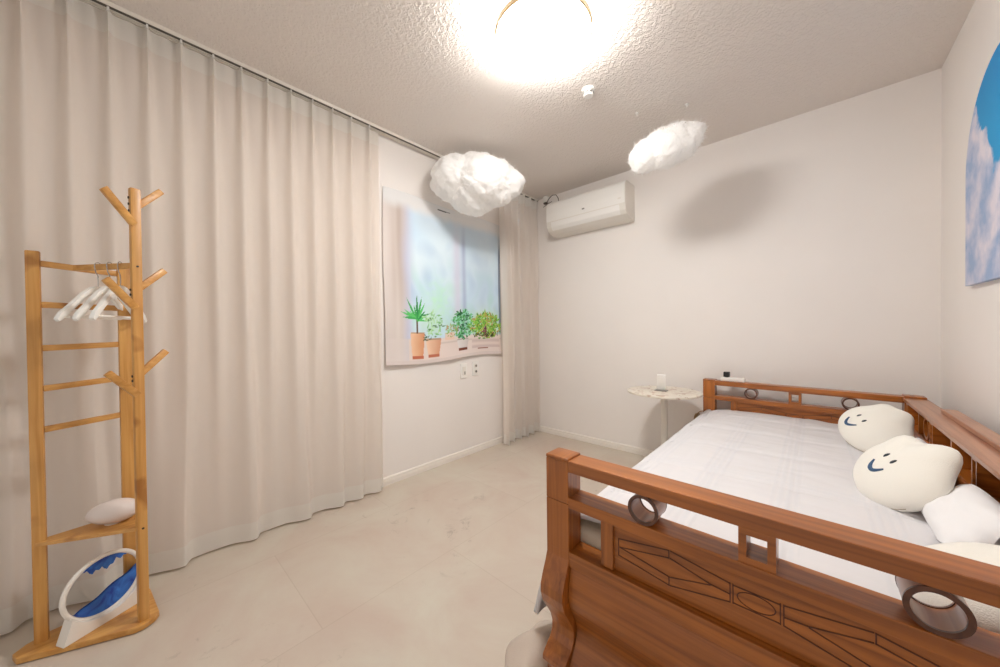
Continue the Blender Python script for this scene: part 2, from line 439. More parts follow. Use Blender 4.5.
# ------------------------------------------------------------------ curtains
def gauss(t, w): return math.exp(-(t/w)**2)
def sstep(a, b, t):
    t = max(0, min(1, (t-a)/(b-a))); return t*t*(3-2*t)
pleats = [-.345+.106*k for k in range(4)] + [.068, .173, .283, .389, .498, .605, .712, .82, .929, 1.044]
pleats[0:4] = [-.35, -.245, -.142, -.04]
hemf = {-.30: 1, -.09: 1, .16: 1, .406: 1, .654: 1, .847: 1, .962: .9, 1.073: 1}
def curt_x(y, z):
    # t=0 top, 1 hem
    t = (2.325-z)/2.31
    top = 0
    for p in pleats:
        d = y-p
        w = .0065+.0195*sstep(0, .25, t)
        top += (.027+.012*sstep(0, .5, t))*gauss(d, w)
        top += -.004*gauss(abs(d)-.028, .014)*(1-sstep(0, .15, t))
    low = 0
    for p, a in hemf.items():
        d = y-p + .012*math.sin(3*z+p*9)
        w = .019 if d > 0 else .075
        low += .054*a*gauss(d, w)
    k = sstep(.30, .98, t)*.92
    x = top*(1-k)+low*k
    x += .004*noise.noise(Vector((y*6, z*.8, 3.1)))*sstep(0, .2, t)
    return x
def curtain(name, y0, y1, z0, z1, x0, fx, ny, nz, label, group):
    root = empty(name, label, 'curtain', (x0, (y0+y1)/2, 0), group)
    def sheet(za, zb, off, n2, n):
        bm = NB(); g = []
        for j in range(n2+1):
            z = za+(zb-za)*j/n2
            g.append([bm.verts.new((x0+fx(y0+(y1-y0)*i/n, z)[0]+off, fx(y0+(y1-y0)*i/n, z)[1], z)) for i in range(n+1)])
        for j in range(n2):
            for i in range(n): bm.faces.new((g[j][i], g[j][i+1], g[j+1][i+1], g[j+1][i]))
        r = bmesh.ops.solidify(bm, geom=bm.faces[:], thickness=.0012)
        return bm
    child('fabric', sheet(z0, z1, 0, nz, ny), 'curtain', root, True)
    child('heading_band', sheet(z1-.085, z1+.001, .0016, 8, ny), 'curtain_band', root, True)
    child('hem', sheet(z0-.001, z0+.085, .0016, 6, ny), 'curtain_band', root, True)
    return root
big = curtain('curtain', -.405, 1.118, .012, 2.331, -2.092, lambda y, z: (curt_x(y, z), y), 460, 60,
        'wide closed cream pinch-pleat curtain behind the bamboo rack', 'cream pinch pleat curtains')
y_lo, y_hi = 2.245, 2.80
def curt2(y, z):
    s = (y-y_lo)/(y_hi-y_lo); t = (2.325-z)/2.31
    ph = s*2*PI*5.5
    a = .022+.016*sstep(0, .3, t)
    x = .045+a*math.sin(ph-.4+.25*math.sin(2*z))+.010*math.sin(ph*2.7+1.3+z)*sstep(0, .3, t)
    x += .03*gauss(s-.12, .09)*sstep(0, .25, t)-.008*sstep(.8, .95, s)
    return x, y+.018*math.cos(ph)*(.4+.6*t)
curtain('curtain', y_lo, y_hi, .012, 2.331, -2.10, curt2, 260, 40,
        'narrow gathered cream curtain in the far corner beside the air conditioner', 'cream pinch pleat curtains')

rail = empty('curtain_rail', 'long white ceiling curtain rail with a dark slot above the cream curtains', 'curtain rail', (-2.075, 1.2, 2.34))
bm = NB(); box(bm, -2.105, -2.042, YF+.005, 2.822, 2.339, 2.3495, .001); child('rail_profile', bm, 'white_metal', rail)
bm = NB(); box(bm, -2.097, -2.088, YF+.005, 2.822, 2.334, 2.339); box(bm, -2.073, -2.069, YF+.005, 2.822, 2.334, 2.339); box(bm, -2.048, -2.0435, YF+.005, 2.822, 2.334, 2.339)
child('track', bm, 'white_metal', rail)
bm = NB(); box(bm, -2.07, -2.05, YF+.005, 2.822, 2.3375, 2.339); child('slot', bm, 'dark_slot', rail)
for p in pleats+[2.28, 2.38, 2.49, 2.6, 2.7, 2.78]:
    bm = NB(); box(bm, -2.069, -2.057, p-.0035, p+.0035, 2.322, 2.3395, .001); child('glider', bm, 'white_plastic', rail)
brk = empty('rail_bracket', 'small white bracket with dark clip at the corner end of the curtain rail', 'bracket', (-1.93, 2.79, 2.32))
bm = NB(); box(bm, -1.955, -1.915, 2.775, 2.828, 2.292, 2.345, .003); child('block', bm, 'white_plastic', brk)
bm = NB(); box(bm, -1.952, -1.918, 2.772, 2.80, 2.268, 2.284, .003); child('clip', bm, 'cable_grey', brk)

# ------------------------------------------------------------------ printed wall cloth (window and pot plants)
TY0, TY1, TZ0, TZ1 = 1.150, 2.296, .812, 2.005
def mixc(a, b, t): t = max(0, min(1, t)); return tuple(a[i]*(1-t)+b[i]*t for i in range(3))
def c3(*a): return srgb(*a)[:3]
rnd = random.Random(3)
leaves = []
def leaf(y, z, ang, ln, w, col): leaves.append((y, z, math.cos(ang), math.sin(ang), ln, w, col))
# palm
for k in range(13):
    a = PI*(.02+.96*k/12); leaf(1.405, 1.115+rnd.uniform(0, .03), a, rnd.uniform(.09, .15)*(1.25 if 4 < k < 9 else 1), .016, c3(*rnd.choice([(70, 170, 90), (96, 196, 110), (50, 140, 80)])))
def bush(yc, zc, ry, rz, n, cols, ln=.04, w=.01):
    for _ in range(n):
        r = math.sqrt(rnd.random()); t = rnd.uniform(0, 2*PI)
        leaf(yc+r*ry*math.cos(t), zc+r*rz*math.sin(t), rnd.uniform(-.3, PI+.3), rnd.uniform(.5, 1.2)*ln, w, c3(*rnd.choice(cols)))
bush(1.54, 1.09, .085, .09, 60, [(150, 205, 150), (130, 190, 130), (178, 222, 170), (84, 130, 80)], .04, .010)
bush(1.50, 1.0, .03, .03, 10, [(70, 100, 62), (60, 90, 50)], .03, .008)
bush(1.84, 1.08, .105, .12, 210, [(60, 130, 80), (90, 170, 100), (120, 195, 140), (40, 95, 60), (150, 215, 190)], .045, .013)
bush(1.72, 1.04, .07, .05, 40, [(140, 190, 100), (170, 170, 110), (196, 150, 120)], .035, .008)
bush(2.11, 1.06, .185, .11, 380, [(120, 185, 70), (150, 205, 90), (90, 150, 60), (170, 190, 80), (180, 150, 90)], .045, .013)
bush(2.10, 1.0, .05, .04, 26, [(110, 60, 84), (140, 80, 90), (80, 50, 70)], .04, .009)
bush(2.11, .985, .17, .018, 50, [(60, 84, 44), (70, 70, 40)], .03, .008)
def tapestry_col(y, z):
    n1 = noise.noise(Vector((y*4, z*4, 0))); n2 = noise.noise(Vector((y*16, z*16, 5)))
    blue = mixc(c3(196, 224, 246), c3(226, 242, 250), sstep(1.15, 1.7, z)*.3+.35+.5*n1)
    cur = mixc(c3(214, 204, 199), c3(190, 176, 168), sstep(1.14, 1.27, y)*(.4+.6*sstep(1.05, 1.5, z)))       # printed side curtain
    cur = mixc(cur, c3(232, 226, 222), .25+.5*noise.noise(Vector((y*30, z*.8, 2))))
    col = cur
    w = sstep(1.26, 1.36, y+.02*n1)
    col = mixc(col, mixc(c3(196, 198, 220), blue, sstep(1.30, 1.42, y)), w)
    # misty window panes, garden shapes behind
    if y > 1.36:
        g = noise.noise(Vector((y*9, z*7, 9)))
        col = mixc(col, c3(176, 226, 214), max(0, g)*.9*sstep(1.75, 1.2, z))
        col = mixc(col, c3(168, 196, 226), max(0, -g)*.6)
        g2 = noise.noise(Vector((y*26, z*26, 4)))
        for (gy, gz, ry, rz, gc) in ((1.60, 1.26, .13, .16, c3(196, 240, 216)), (1.84, 1.10, .14, .11, c3(160, 216, 176)), (2.12, 1.09, .20, .11, c3(178, 214, 120)), (1.53, 1.10, .09, .10, c3(186, 226, 190))):
            k = math.exp(-((y-gy)/ry)**2-((z-gz)/rz)**2); col = mixc(col, gc, k*(.62+.5*g2))
    # mullion and right jamb
    m = gauss(y-1.79, .045); col = mixc(col, c3(214, 214, 232), .75*m)
    m = gauss(y-1.86, .022); col = mixc(col, c3(150, 160, 196), .6*m)
    col = mixc(col, c3(176, 196, 216), .4*gauss(y-2.05, .16)*sstep(1.1, 1.4, z))
    if y > 2.272: col = mixc(col, c3(92, 100, 124), .75*sstep(.95, 1.05, z)*sstep(1.97, 1.9, z))
    # window head: pale valance and rail
    tt = sstep(1.70, 1.86, z+.02*n1)
    col = mixc(col, c3(198, 214, 226), tt*.7*sstep(1.3, 1.5, y))
    tt = sstep(1.86, 1.95, z+.05*(2.3-y)*0+.012*n2); col = mixc(col, c3(226, 226, 226), tt)
    if 1.60 < y < 1.72 and abs(z-1.972-.02*(y-1.6)) < .004: col = c3(92, 92, 96)
    # sill
    sill = sstep(1.0, .985, z)
    if y > 1.33: col = mixc(col, c3(226, 212, 206), sill)
    else: col = mixc(col, c3(220, 210, 206), sill*.7)
    if y > 1.6: col = mixc(col, c3(196, 182, 176), .7*gauss(z-.955, .006)*sill)
    if z < .84: col = mixc(col, c3(214, 202, 198), .8)
    if abs(y-1.70) < .05 and .975 < z < 1.03: col = mixc(col, c3(232, 202, 180), .8)
    # pots
    def pot(yc, z0, z1, w0, w1, ca, cb, saucer):
        nonlocal col
        if z0 <= z <= z1:
            f = (z-z0)/(z1-z0); w = w0+(w1-w0)*f**.6
            u = (y-yc)/w
            if abs(u) < 1: col = mixc(ca, cb, .5+.5*u+.15*n2)
        if z0-.012 < z < z0+.010 and abs(y-yc) < w0*1.15: col = saucer
        if z1-.006 < z < z1+.004 and abs(y-yc) < w1*.95: col = mixc(ca, c3(90, 60, 46), .5)
    pot(1.405, .862, 1.035, .042, .060, c3(238, 200, 166), c3(214, 150, 112), c3(190, 110, 84))
    pot(1.545, .868, .99, .044, .070, c3(238, 204, 176), c3(212, 156, 126), c3(190, 116, 92))
    pot(1.84, .885, .965, .04, .062, c3(226, 222, 220), c3(206, 196, 194), c3(120, 66, 50))
    if 1.935 < y < 2.275 and .875 < z < .965: col = mixc(c3(226, 210, 204), c3(206, 188, 184), .5+.5*math.sin((z-.875)*120))
    if 2.0 < y < 2.13 and .868 < z < .876: col = c3(150, 100, 90)
    if abs(y-1.402) < .006 and 1.03 < z < 1.13: col = c3(96, 74, 60)
    for (ly, lz, ca_, sa_, ln, w, lc) in leaves:
        dy, dz = y-ly, z-lz
        if abs(dy) > .2 or abs(dz) > .2: continue
        a = dy*ca_+dz*sa_
        if 0 < a < ln:
            b = -dy*sa_+dz*ca_
            f = a/ln
            if abs(b) < w*.5*math.sin(PI*min(1, f*.9+.1)): col = lc
    return col
def tapestry():
    NY, NZ = 250, 270
    bm = NB(); lay = bm.verts.layers.float_color.new('print'); g = []
    for j in range(NZ+1):
        row = []
        for i in range(NY+1):
            s, t = i/NY, j/NZ
            y = TY0+(TY1-TY0)*s; z = TZ0+(TZ1-TZ0)*t
            col = tapestry_col(y, z)
            wob = .004*math.sin(y*23)*gauss(t, .25)
            zz = z + (1-t)*(.012*math.sin(s*PI*2.2+2.6)+.018*s-.012) + t*(-.03*s+.010*math.sin(s*PI*3))*.6
            x = XL+.006+abs(.006*(1-t)*math.sin(s*9+1))+.004*(1+noise.noise(Vector((y*3, z*3, 0))))+wob*.5+.002
            x += .012*gauss(t, .05)*(1+math.sin(s*14))*.5
            yy = y+.012*(1-t)*(s-.5)*0+.004*math.sin(t*7)*(1-s)
            v = bm.verts.new((x, yy, zz)); v[lay] = (*col, 1); row.append(v)
        g.append(row)
    for j in range(NZ):
        for i in range(NY): bm.faces.new((g[j][i], g[j][i+1], g[j+1][i+1], g[j+1][i]))
    o = obj('wall_tapestry', bm, 'tapestry', None, True, loc=(XL+.01, 1.72, TZ0))
    md = o.modifiers.new('thickness', 'SOLIDIFY'); md.thickness = .001; md.offset = -1
    tag(o, 'cloth wall hanging printed with a bright window and potted plants', 'wall hanging')
tapestry()

# sockets under the cloth
def socket(y, z, name, label, kind):
    e = empty(name, label, 'socket', (XL, y, z), None)
    bm = NB(); box(bm, XL, XL+.010, y-.036, y+.036, z-.06, z+.06, .004, 3); child('cover_plate', bm, 'white_plastic', e, True)
    if kind == 'double':
        for dz in (-.024, .024):
            bm = NB(); disc(bm, (XL+.011, y, z+dz), (1, 0, 0), .0185, .004, 24); s = child('socket_face', bm, 'offwhite_plastic', e)
            bm = NB(); disc(bm, (XL+.0135, y, z+dz), (1, 0, 0), .010, .001, 20); child('recess', bm, 'dark_slot', s)
    else:
        bm = NB(); box(bm, XL+.009, XL+.013, y-.018, y+.018, z-.034, z+.034, .001); s = child('insert', bm, 'offwhite_plastic', e)
        bm = NB(); box(bm, XL+.0125, XL+.014, y+.002, y+.010, z-.03, z-.004); child('port', bm, 'dark_slot', s)
socket(1.852, .704, 'wall_socket', 'white single port wall socket, the nearer of two below the printed cloth', 'single')
socket(1.985, .712, 'wall_socket', 'white double round power socket closer to the narrow curtain', 'double')

# ------------------------------------------------------------------ ceiling light, detector, hooks
LC = Vector((-.838, 1.197, 0))
lamp = empty('ceiling_lamp', 'round glowing white ceiling light with a thin wooden rim', 'lamp', (LC.x, LC.y, H))
bm = NB(); disc(bm, (LC.x, LC.y, 2.343), (0, 0, 1), .17, .014, 48); child('base_plate', bm, 'white_metal', lamp)
M['glow'] = glow_mat('lit_diffuser', (1, .985, .96, 1), 70.0)
bm = NB(); disc(bm, (LC.x, LC.y, 2.298), (0, 0, 1), .183, .074, 64, .014); child('diffuser', bm, 'glow', lamp, True)
M['rim'] = wood('pale_wood_rim', srgb(196, 160, 104), srgb(222, 192, 140), 0)
bm = NB(); ringtube(bm, (LC.x, LC.y, 2.275), (0, 0, 1), .198, .204, .022, 72); rm = child('wooden_rim', bm, 'rim', lamp, True)
for k in range(3):
    a = k*2*PI/3+.5
    bm = NB(); bar(bm, (LC.x+.16*math.cos(a), LC.y+.16*math.sin(a), 2.335), (LC.x+.2*math.cos(a), LC.y+.2*math.sin(a), 2.275), .006, .003); child('bracket', bm, 'white_metal', lamp)

det = empty('smoke_detector', 'small white round smoke detector on the ceiling near the lamp', 'smoke detector', (-.909, 1.724, H))
x, y = -.905, 1.722
bm = NB(); disc(bm, (x, y, 2.344), (0, 0, 1), .036, .012, 32, .002); child('base', bm, 'white_plastic', det, True)
bm = NB(); disc(bm, (x, y, 2.325), (0, 0, 1), .026, .028, 32, .006); b2 = child('body', bm, 'white_plastic', det, True)
for k in range(8):
    a = k*PI/4+.2
    bm = NB(); obox(bm, (x+.026*math.cos(a), y+.026*math.sin(a), 2.326), (math.cos(a), math.sin(a), 0), (-math.sin(a), math.cos(a), 0), (0, 0, 1), .001, .006, .005); child('vent', bm, 'dark_slot', b2)

# ------------------------------------------------------------------ cotton clouds
def cloud(name, c, R, blobs, label, axis, seed, threads, zsq=1):
    root = empty(name, label, 'cloud decoration', c, 'hanging cotton clouds')
    bm = NB(); bmesh.ops.create_icosphere(bm, subdivisions=6, radius=1)
    ax = Vector(axis).normalized(); up = Vector((0, 0, 1)); sd = up.cross(ax).normalized()
    o = Vector((seed*7.3, seed*3.1, seed))
    for v in bm.verts:
        d = v.co.normalized()
        # radial union of lobes: distance along d to the furthest lobe surface
        best = .02
        for (bu, bs, bz, br) in blobs:
            b = Vector((bu, bs, bz)); q = d.dot(b); disc_ = q*q-(b.length_squared-br*br)
            if disc_ > 0:
                best = max(best, q+math.sqrt(disc_))
        p = d*best
        n = noise.noise(p*R*14+o)*.07+noise.noise(p*R*34+o)*.035+noise.noise(p*R*75+o)*.022+noise.noise(p*R*150+o)*.012
        p = p*(1+n)
        p.z *= zsq
        v.co = (ax*p.x+sd*p.y+up*p.z)*R
    bmesh.ops.smooth_vert(bm, verts=bm.verts, factor=.35, use_axis_x=True, use_axis_y=True, use_axis_z=True)
    obj('cotton_body', bm, 'cotton', root, True)
    # stray tufts of fibre standing off the body
    body = root.children[0].data
    rr = random.Random(seed); bm = NB()
    vs = body.vertices
    for _ in range(2600):
        v = vs[rr.randrange(len(vs))]; n = v.normal; p = v.co.copy()
        t = (n+Vector([rr.uniform(-.8, .8) for _ in range(3)])).normalized(); ln = rr.uniform(.008, .020)
        bnd = Vector([rr.uniform(-1, 1) for _ in range(3)])*ln*.5
        pts = [p-n*.002, p+t*ln*.4, p+t*ln*.8+bnd*.5, p+t*ln+bnd]
        tube(bm, pts, lambda s: .0007*(1-s)+.0002, 4, cap=False)
    obj('cotton_fibres', bm, 'cotton', root)
    for (hx, hy) in threads:
        bm = NB(); tube(bm, [Vector((hx, hy, H-.012))-Vector(c), Vector((c[0]+(hx-c[0])*.6, c[1]+(hy-c[1])*.6, c[2]+.04))-Vector(c)], .0004, 5)
        obj('thread', bm, 'white_plastic', root)
    return root
e1 = (.736, .677, 0)
cloud('cotton_cloud', (-1.765, 1.697, 2.081), .309,
      [(-.45, 0, .12, .60), (0, 0, .22, .56), (.42, 0, .1, .50), (.72, 0, .0, .36), (-.1, .1, -.15, .62), (.15, -.2, 0, .58), (-.68, 0, .05, .40), (.35, 0, -.1, .5)],
      'large cotton-wool cloud hanging in front of the printed window cloth', e1, 1, [(-1.93, 1.64), (-1.68, 1.86)], .86)
cloud('cotton_cloud', (-.62, 2.107, 2.068), .178,
      [(-.6, 0, -.05, .52), (-.2, 0, .05, .58), (.25, 0, .1, .56), (.62, 0, .14, .45), (.8, 0, .26, .3), (0, -.1, -.05, .55), (.5, 0, -.08, .42), (-.85, 0, -.1, .3)],
      'smaller cotton-wool cloud casting a shadow on the back wall', (.93, .34, .10), 2, [(-.789, 2.113), (-.543, 2.232)])
for (hx, hy, lb) in ((-.789, 2.113, 'tiny white ceiling hook, the one closer to the air conditioner'), (-.543, 2.232, 'tiny white ceiling hook, the one farther from the air conditioner')):
    h = empty('ceiling_hook', lb, 'hook', (hx, hy, H), 'ceiling hooks above the small cloud')
    bm = NB(); disc(bm, (hx, hy, H-.003), (0, 0, 1), .009, .006, 20, .001); child('hook_plate', bm, 'white_plastic', h)
    bm = NB(); tube(bm, [(hx, hy, H-.004), (hx, hy, H-.010), (hx+.005, hy, H-.014), (hx, hy, H-.018), (hx-.005, hy, H-.014)], .0018, 6); child('hook_wire', bm, 'white_plastic', h, True)

# ------------------------------------------------------------------ air conditioner
ac = empty('air_conditioner', 'white split air conditioner mounted high on the back wall', 'air conditioner', (-1.44, YB, 2.05))
AX0, AX1 = -1.825, -1.080
prof = [(0, 2.208), (.150, 2.208), (.178, 2.200), (.190, 2.180), (.194, 2.10), (.192, 2.02), (.182, 1.975), (.160, 1.945), (.11, 1.926), (.05, 1.918), (0, 1.918)]
bm = NB(); prism(bm, [Vector((AX0, YB-a, z)) for a, z in prof], Vector((AX1-AX0, 0, 0)), .004); child('body', bm, 'offwhite_plastic', ac, True)
p2 = [(.1505, 2.2095), (.179, 2.2015), (.1925, 2.181), (.1965, 2.10), (.1955, 2.045), (.1935, 2.028), (.186, 2.03), (.186, 2.18), (.15, 2.2)]
bm = NB(); prism(bm, [Vector((AX0+.004, YB-a, z)) for a, z in p2], Vector((AX1-AX0-.008, 0, 0)), .001); child('front_panel', bm, 'white_plastic', ac, True)
p3 = [(.1935, 2.020), (.186, 1.978), (.164, 1.948), (.158, 1.953), (.178, 1.982), (.187, 2.02)]
bm = NB(); prism(bm, [Vector((AX0+.05, YB-a, z)) for a, z in p3], Vector((AX1-AX0-.10, 0, 0)), .0008); child('louvre', bm, 'white_plastic', ac, True)
bm = NB(); box(bm, -1.455, -1.432, YB-.1975, YB-.195, 2.058, 2.070, .0008); child('badge', bm, 'grey_metal', ac)
bm = NB(); box(bm, -1.14, -1.115, YB-.1975, YB-.195, 2.062, 2.074, .0008); child('display', bm, 'offwhite_plastic', ac)
cb = empty('aircon_cable', 'dark cable looping from the corner to the air conditioner top', 'cable', (-1.9, YB, 2.2))
pts = [(-1.925, YB-.04, 2.272), (-1.90, YB-.06, 2.285), (-1.87, YB-.07, 2.305), (-1.83, YB-.08, 2.318), (-1.79, YB-.08, 2.310), (-1.765, YB-.08, 2.27), (-1.758, YB-.08, 2.205)]
bm = NB(); tube(bm, pts, .0036, 8); child('cord', bm, 'cable_grey', cb, True)
bm = NB(); tube(bm, [(-1.98, YB-.02, 2.255), (-1.95, YB-.04, 2.250), (-1.90, YB-.05, 2.262), (-1.85, YB-.06, 2.268)], .0026, 8); child('cord', bm, 'cable_grey', cb, True)

# ------------------------------------------------------------------ arched sky canvas on the right wall
cy, cr, zs, zb = 2.000, .358, 1.634, 1.197
pts = [(cy-cr, zb), (cy+cr, zb)]+[(cy+cr*math.cos(a*PI/40), zs+cr*math.sin(a*PI/40)) for a in range(41)]
bm = NB(); prism(bm, [Vector((XR-.001, a, b)) for a, b in pts], Vector((-.018, 0, 0)), .0015)
cv = obj('arched_canvas', bm, 'sky_canvas', None, False, loc=(XR, cy, 1.6))
tag(cv, 'arch-topped canvas print of blue sky and clouds on the right wall', 'wall art')

# ------------------------------------------------------------------ bed
BX0, BX1, BC = -.562, .408, -.077
bed = empty('bed', 'brown carved wooden single bed with openwork end boards', 'bed', (BC, 1.75, 0))
def mixed(bm, m, name, parent=bed, smooth=False): return child(name, bm, m, parent, smooth)
def leg_profile(f, fs):   # (depth from face, z): front outline then back outline
    front = [(0, .425), (0, .405), (-.010, .38), (-.024, .352), (-.033, .328), (-.034, .305), (-.024, .275), (-.004, .245), (.014, .215), (.022, .19), (.021, .168), (.010, .150), (-.012, .136), (-.027, .124), (-.027, .111), (-.012, .097), (-.004, .08), (-.003, .03), (-.008, 0)]
    back = [(.05, 0), (.055, .06), (.07, .12), (.085, .19), (.078, .24), (.067, .30), (.067, .425)]
    return [(f+fs*d, z) for d, z in front+back]
def end_board(f, fs, tagname):
    """f: y of the outer/visible face, fs: +1 depth grows with y (near board) ; far board shows its flat face"""
    D = .067; g0, g1 = sorted((f, f+fs*D))
    for (a, b) in ((BX0, BX0+.071), (BX1-.071, BX1)):
        bm = NB(); box(bm, a, b, g0, g1, .4235, .558, .0015); p = mixed(bm, 'wood_z', 'post')
        bm = NB(); box(bm, a, b, g0, g1, .5595, .672, .0015); child('post_block', bm, 'wood_z', p)
        bm = NB(); box(bm, a-.001, b+.001, g0-.001, g1+.001, .672, .683, .004, 3); child('post_cap', bm, 'wood_y', p, True)
    xa, xb = BX0+.071, BX1-.071
    bm = NB(); box(bm, xa, xb, g0, g1, .646, .678, .003); mixed(bm, 'wood_x', 'top_rail')
    bm = NB(); box(bm, xa, xb, g0, g1, .549, .577, .002); mixed(bm, 'wood_x', 'middle_rail')
    for xr in ((BC-.216, BC+.212) if fs > 0 else (BC-.216, BC+.226)):
        bm = NB(); ringtube(bm, (xr, (g0+g1)/2, .6120), (0, 1, 0), .0285, .0338, D-.008, 48); rg = mixed(bm, 'shelf_wood', 'ring', smooth=True)  # lit, reflecting inside of the tube put into a lighter wood colour
        for yy in (g0+.0035, g1-.0035):
            bm = NB(); ringtube(bm, (xr, yy, .6120), (0, 1, 0), .0270, .0345, .004, 48); child('ring_face', bm, 'wood_dark', rg, True)
    xs = BC-.003
    bm = NB()
    for (a, b, c, d) in ((xs-.029, xs-.016, .577, .646), (xs+.016, xs+.029, .577, .646), (xs-.016, xs+.016, .577, .590), (xs-.016, xs+.016, .633, .646)):
        box(bm, a, b, g0+.003, g1-.003, c, d)
    mixed(bm, 'wood_x', 'square_block')
    w0, w1 = g0+.010, g1-.010
    for (a, b) in ((-.402, -.370), (BC*2+.370, BC*2+.402)):
        bm = NB(); box(bm, a, b, w0, w1, .43, .549, .001); mixed(bm, 'wood_z', 'stile')
    pa, pb = -.370, BC*2+.370
    q0, q1 = g0+.018, g1-.02
    bm = NB(); box(bm, pa, pb, q0, q1, .43, .549); pn = mixed(bm, 'wood_x', 'carved_panel')
    # carved lines' shade as dark strips: woven ribbons, circle in a square
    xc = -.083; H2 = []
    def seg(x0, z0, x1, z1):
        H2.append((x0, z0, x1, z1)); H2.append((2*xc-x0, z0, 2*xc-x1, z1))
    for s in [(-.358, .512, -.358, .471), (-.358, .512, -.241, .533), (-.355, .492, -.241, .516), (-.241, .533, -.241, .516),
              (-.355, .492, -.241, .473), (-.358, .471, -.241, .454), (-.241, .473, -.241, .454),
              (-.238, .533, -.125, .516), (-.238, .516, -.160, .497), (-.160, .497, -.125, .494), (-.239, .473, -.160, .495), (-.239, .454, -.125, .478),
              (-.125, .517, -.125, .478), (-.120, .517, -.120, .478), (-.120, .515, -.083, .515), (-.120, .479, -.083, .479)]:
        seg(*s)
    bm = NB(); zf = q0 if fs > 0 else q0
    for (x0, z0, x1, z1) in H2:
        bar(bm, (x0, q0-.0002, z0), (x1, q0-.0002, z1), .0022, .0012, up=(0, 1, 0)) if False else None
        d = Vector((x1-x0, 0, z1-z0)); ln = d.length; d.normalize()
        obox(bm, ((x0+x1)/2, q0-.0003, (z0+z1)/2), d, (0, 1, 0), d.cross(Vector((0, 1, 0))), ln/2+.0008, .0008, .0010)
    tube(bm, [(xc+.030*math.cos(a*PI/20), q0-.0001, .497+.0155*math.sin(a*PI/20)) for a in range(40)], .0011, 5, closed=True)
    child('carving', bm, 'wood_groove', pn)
    # lower rail and sleigh-curved board
    ya = g0 if fs > 0 else g0
    if fs > 0:
        bm = NB(); box(bm, xa, xb, g0+.001, g1, .388, .4285, .002); mixed(bm, 'wood_x', 'lower_rail')
        pf = [(.008, .390), (.004, .372), (-.002, .345), (-.006, .315), (-.002, .285), (.010, .258), (.024, .232), (.034, .205), (.035, .18), (.026, .157), (.010, .138), (-.004, .120), (-.006, .105), (.004, .092),
              (.02, .085), (.045, .15), (.05, .21), (.035, .27), (.032, .34), (.034, .390)]
        bm = NB(); prism(bm, [Vector((xa+.002, g0+d, z)) for d, z in pf], Vector((xb-xa-.004, 0, 0))); mixed(bm, 'wood_x', 'sleigh_panel', smooth=True)
    else:
        bm = NB(); box(bm, xa, xb, g0, g1, .388, .4285, .002); mixed(bm, 'wood_x', 'lower_rail')
        bm = NB(); box(bm, xa, xb, g0+.012, g1-.012, .10, .388); mixed(bm, 'wood_x', 'lower_panel')
    for (a, b) in ((BX0, BX0+.071), (BX1-.071, BX1)):
        out = leg_profile(f, fs)
        bm = NB(); prism(bm, [Vector((a, yy, z)) for yy, z in out], Vector((b-a, 0, 0)), .0015); mixed(bm, 'wood_z', 'leg', smooth=True)
end_board(.800, 1, 'near')
_before = set(bed.children)
end_board(2.747, -1, 'far')
def _skew(o):
    for v in o.data.vertices: v.co.y -= .055*(v.co.x+BC-BX0)/.97      # the far board stands slightly askew
    for c_ in o.children: _skew(c_)
for o_ in set(bed.children)-_before: _skew(o_)
for xx in (BX0+.012, BX1-.030):
    bm = NB(); box(bm, xx, xx+.018, .86, 2.69, .20, .33, .002); mixed(bm, 'wood_y', 'side_rail')
bm = NB()
for k in range(9): box(bm, BX0+.03, BX1-.03, .95+k*.2, 1.03+k*.2, .268, .284)
mixed(bm, 'wood_x', 'slats')
# storage shelf along the wall side
sh = NB(); box(sh, .330, .412, .867, 2.679, .660, .674, .002); shf = child('shelf_top', sh, 'shelf_wood', bed)
bm = NB(); box(bm, .389, .432, .867, 2.27, .674, .690, .003); child('back_ledge', bm, 'shelf_wood', shf)
bm = NB(); box(bm, .340, .408, .867, 2.679, .548, .562, .001); mixed(bm, 'wood_y', 'shelf_board')
bm = NB(); box(bm, .401, .412, .867, 2.679, .30, .660); mixed(bm, 'wood_y', 'back_panel')
bm = NB(); box(bm, .338, .350, .867, 2.679, .40, .556); mixed(bm, 'wood_y', 'front_board')
for k, yy in enumerate((1.02, 1.21, 1.40, 1.62, 1.86, 2.10, 2.34, 2.56)):
    if k % 2 == 0:
        bm = NB(); box(bm, .340, .400, yy-.007, yy+.007, .562, .660, .001); mixed(bm, 'wood_z', 'divider')
    else:
        bm = NB()
        for dy in (-.022, .014): box(bm, .336, .400, yy+dy, yy+dy+.008, .562, .660, .0005)
        box(bm, .336, .400, yy-.014, yy+.014, .562, .572); box(bm, .336, .400, yy-.014, yy+.014, .650, .660)
        mixed(bm, 'wood_x', 'square_block')
for yy in (1.30, 2.22):
    bm = NB(); ringtube(bm, (.368, yy, .611), (1, 0, 0), .036, .046, .052, 40); mixed(bm, 'wood_y', 'ring', smooth=True)

mt = obj('mattress', box(NB(), BX0+.035, .334, .872, 2.675, .285, .465, .03, 4), 'mattress', None, True)
tag(mt, 'cream mattress under the white quilt on the carved bed', 'mattress')

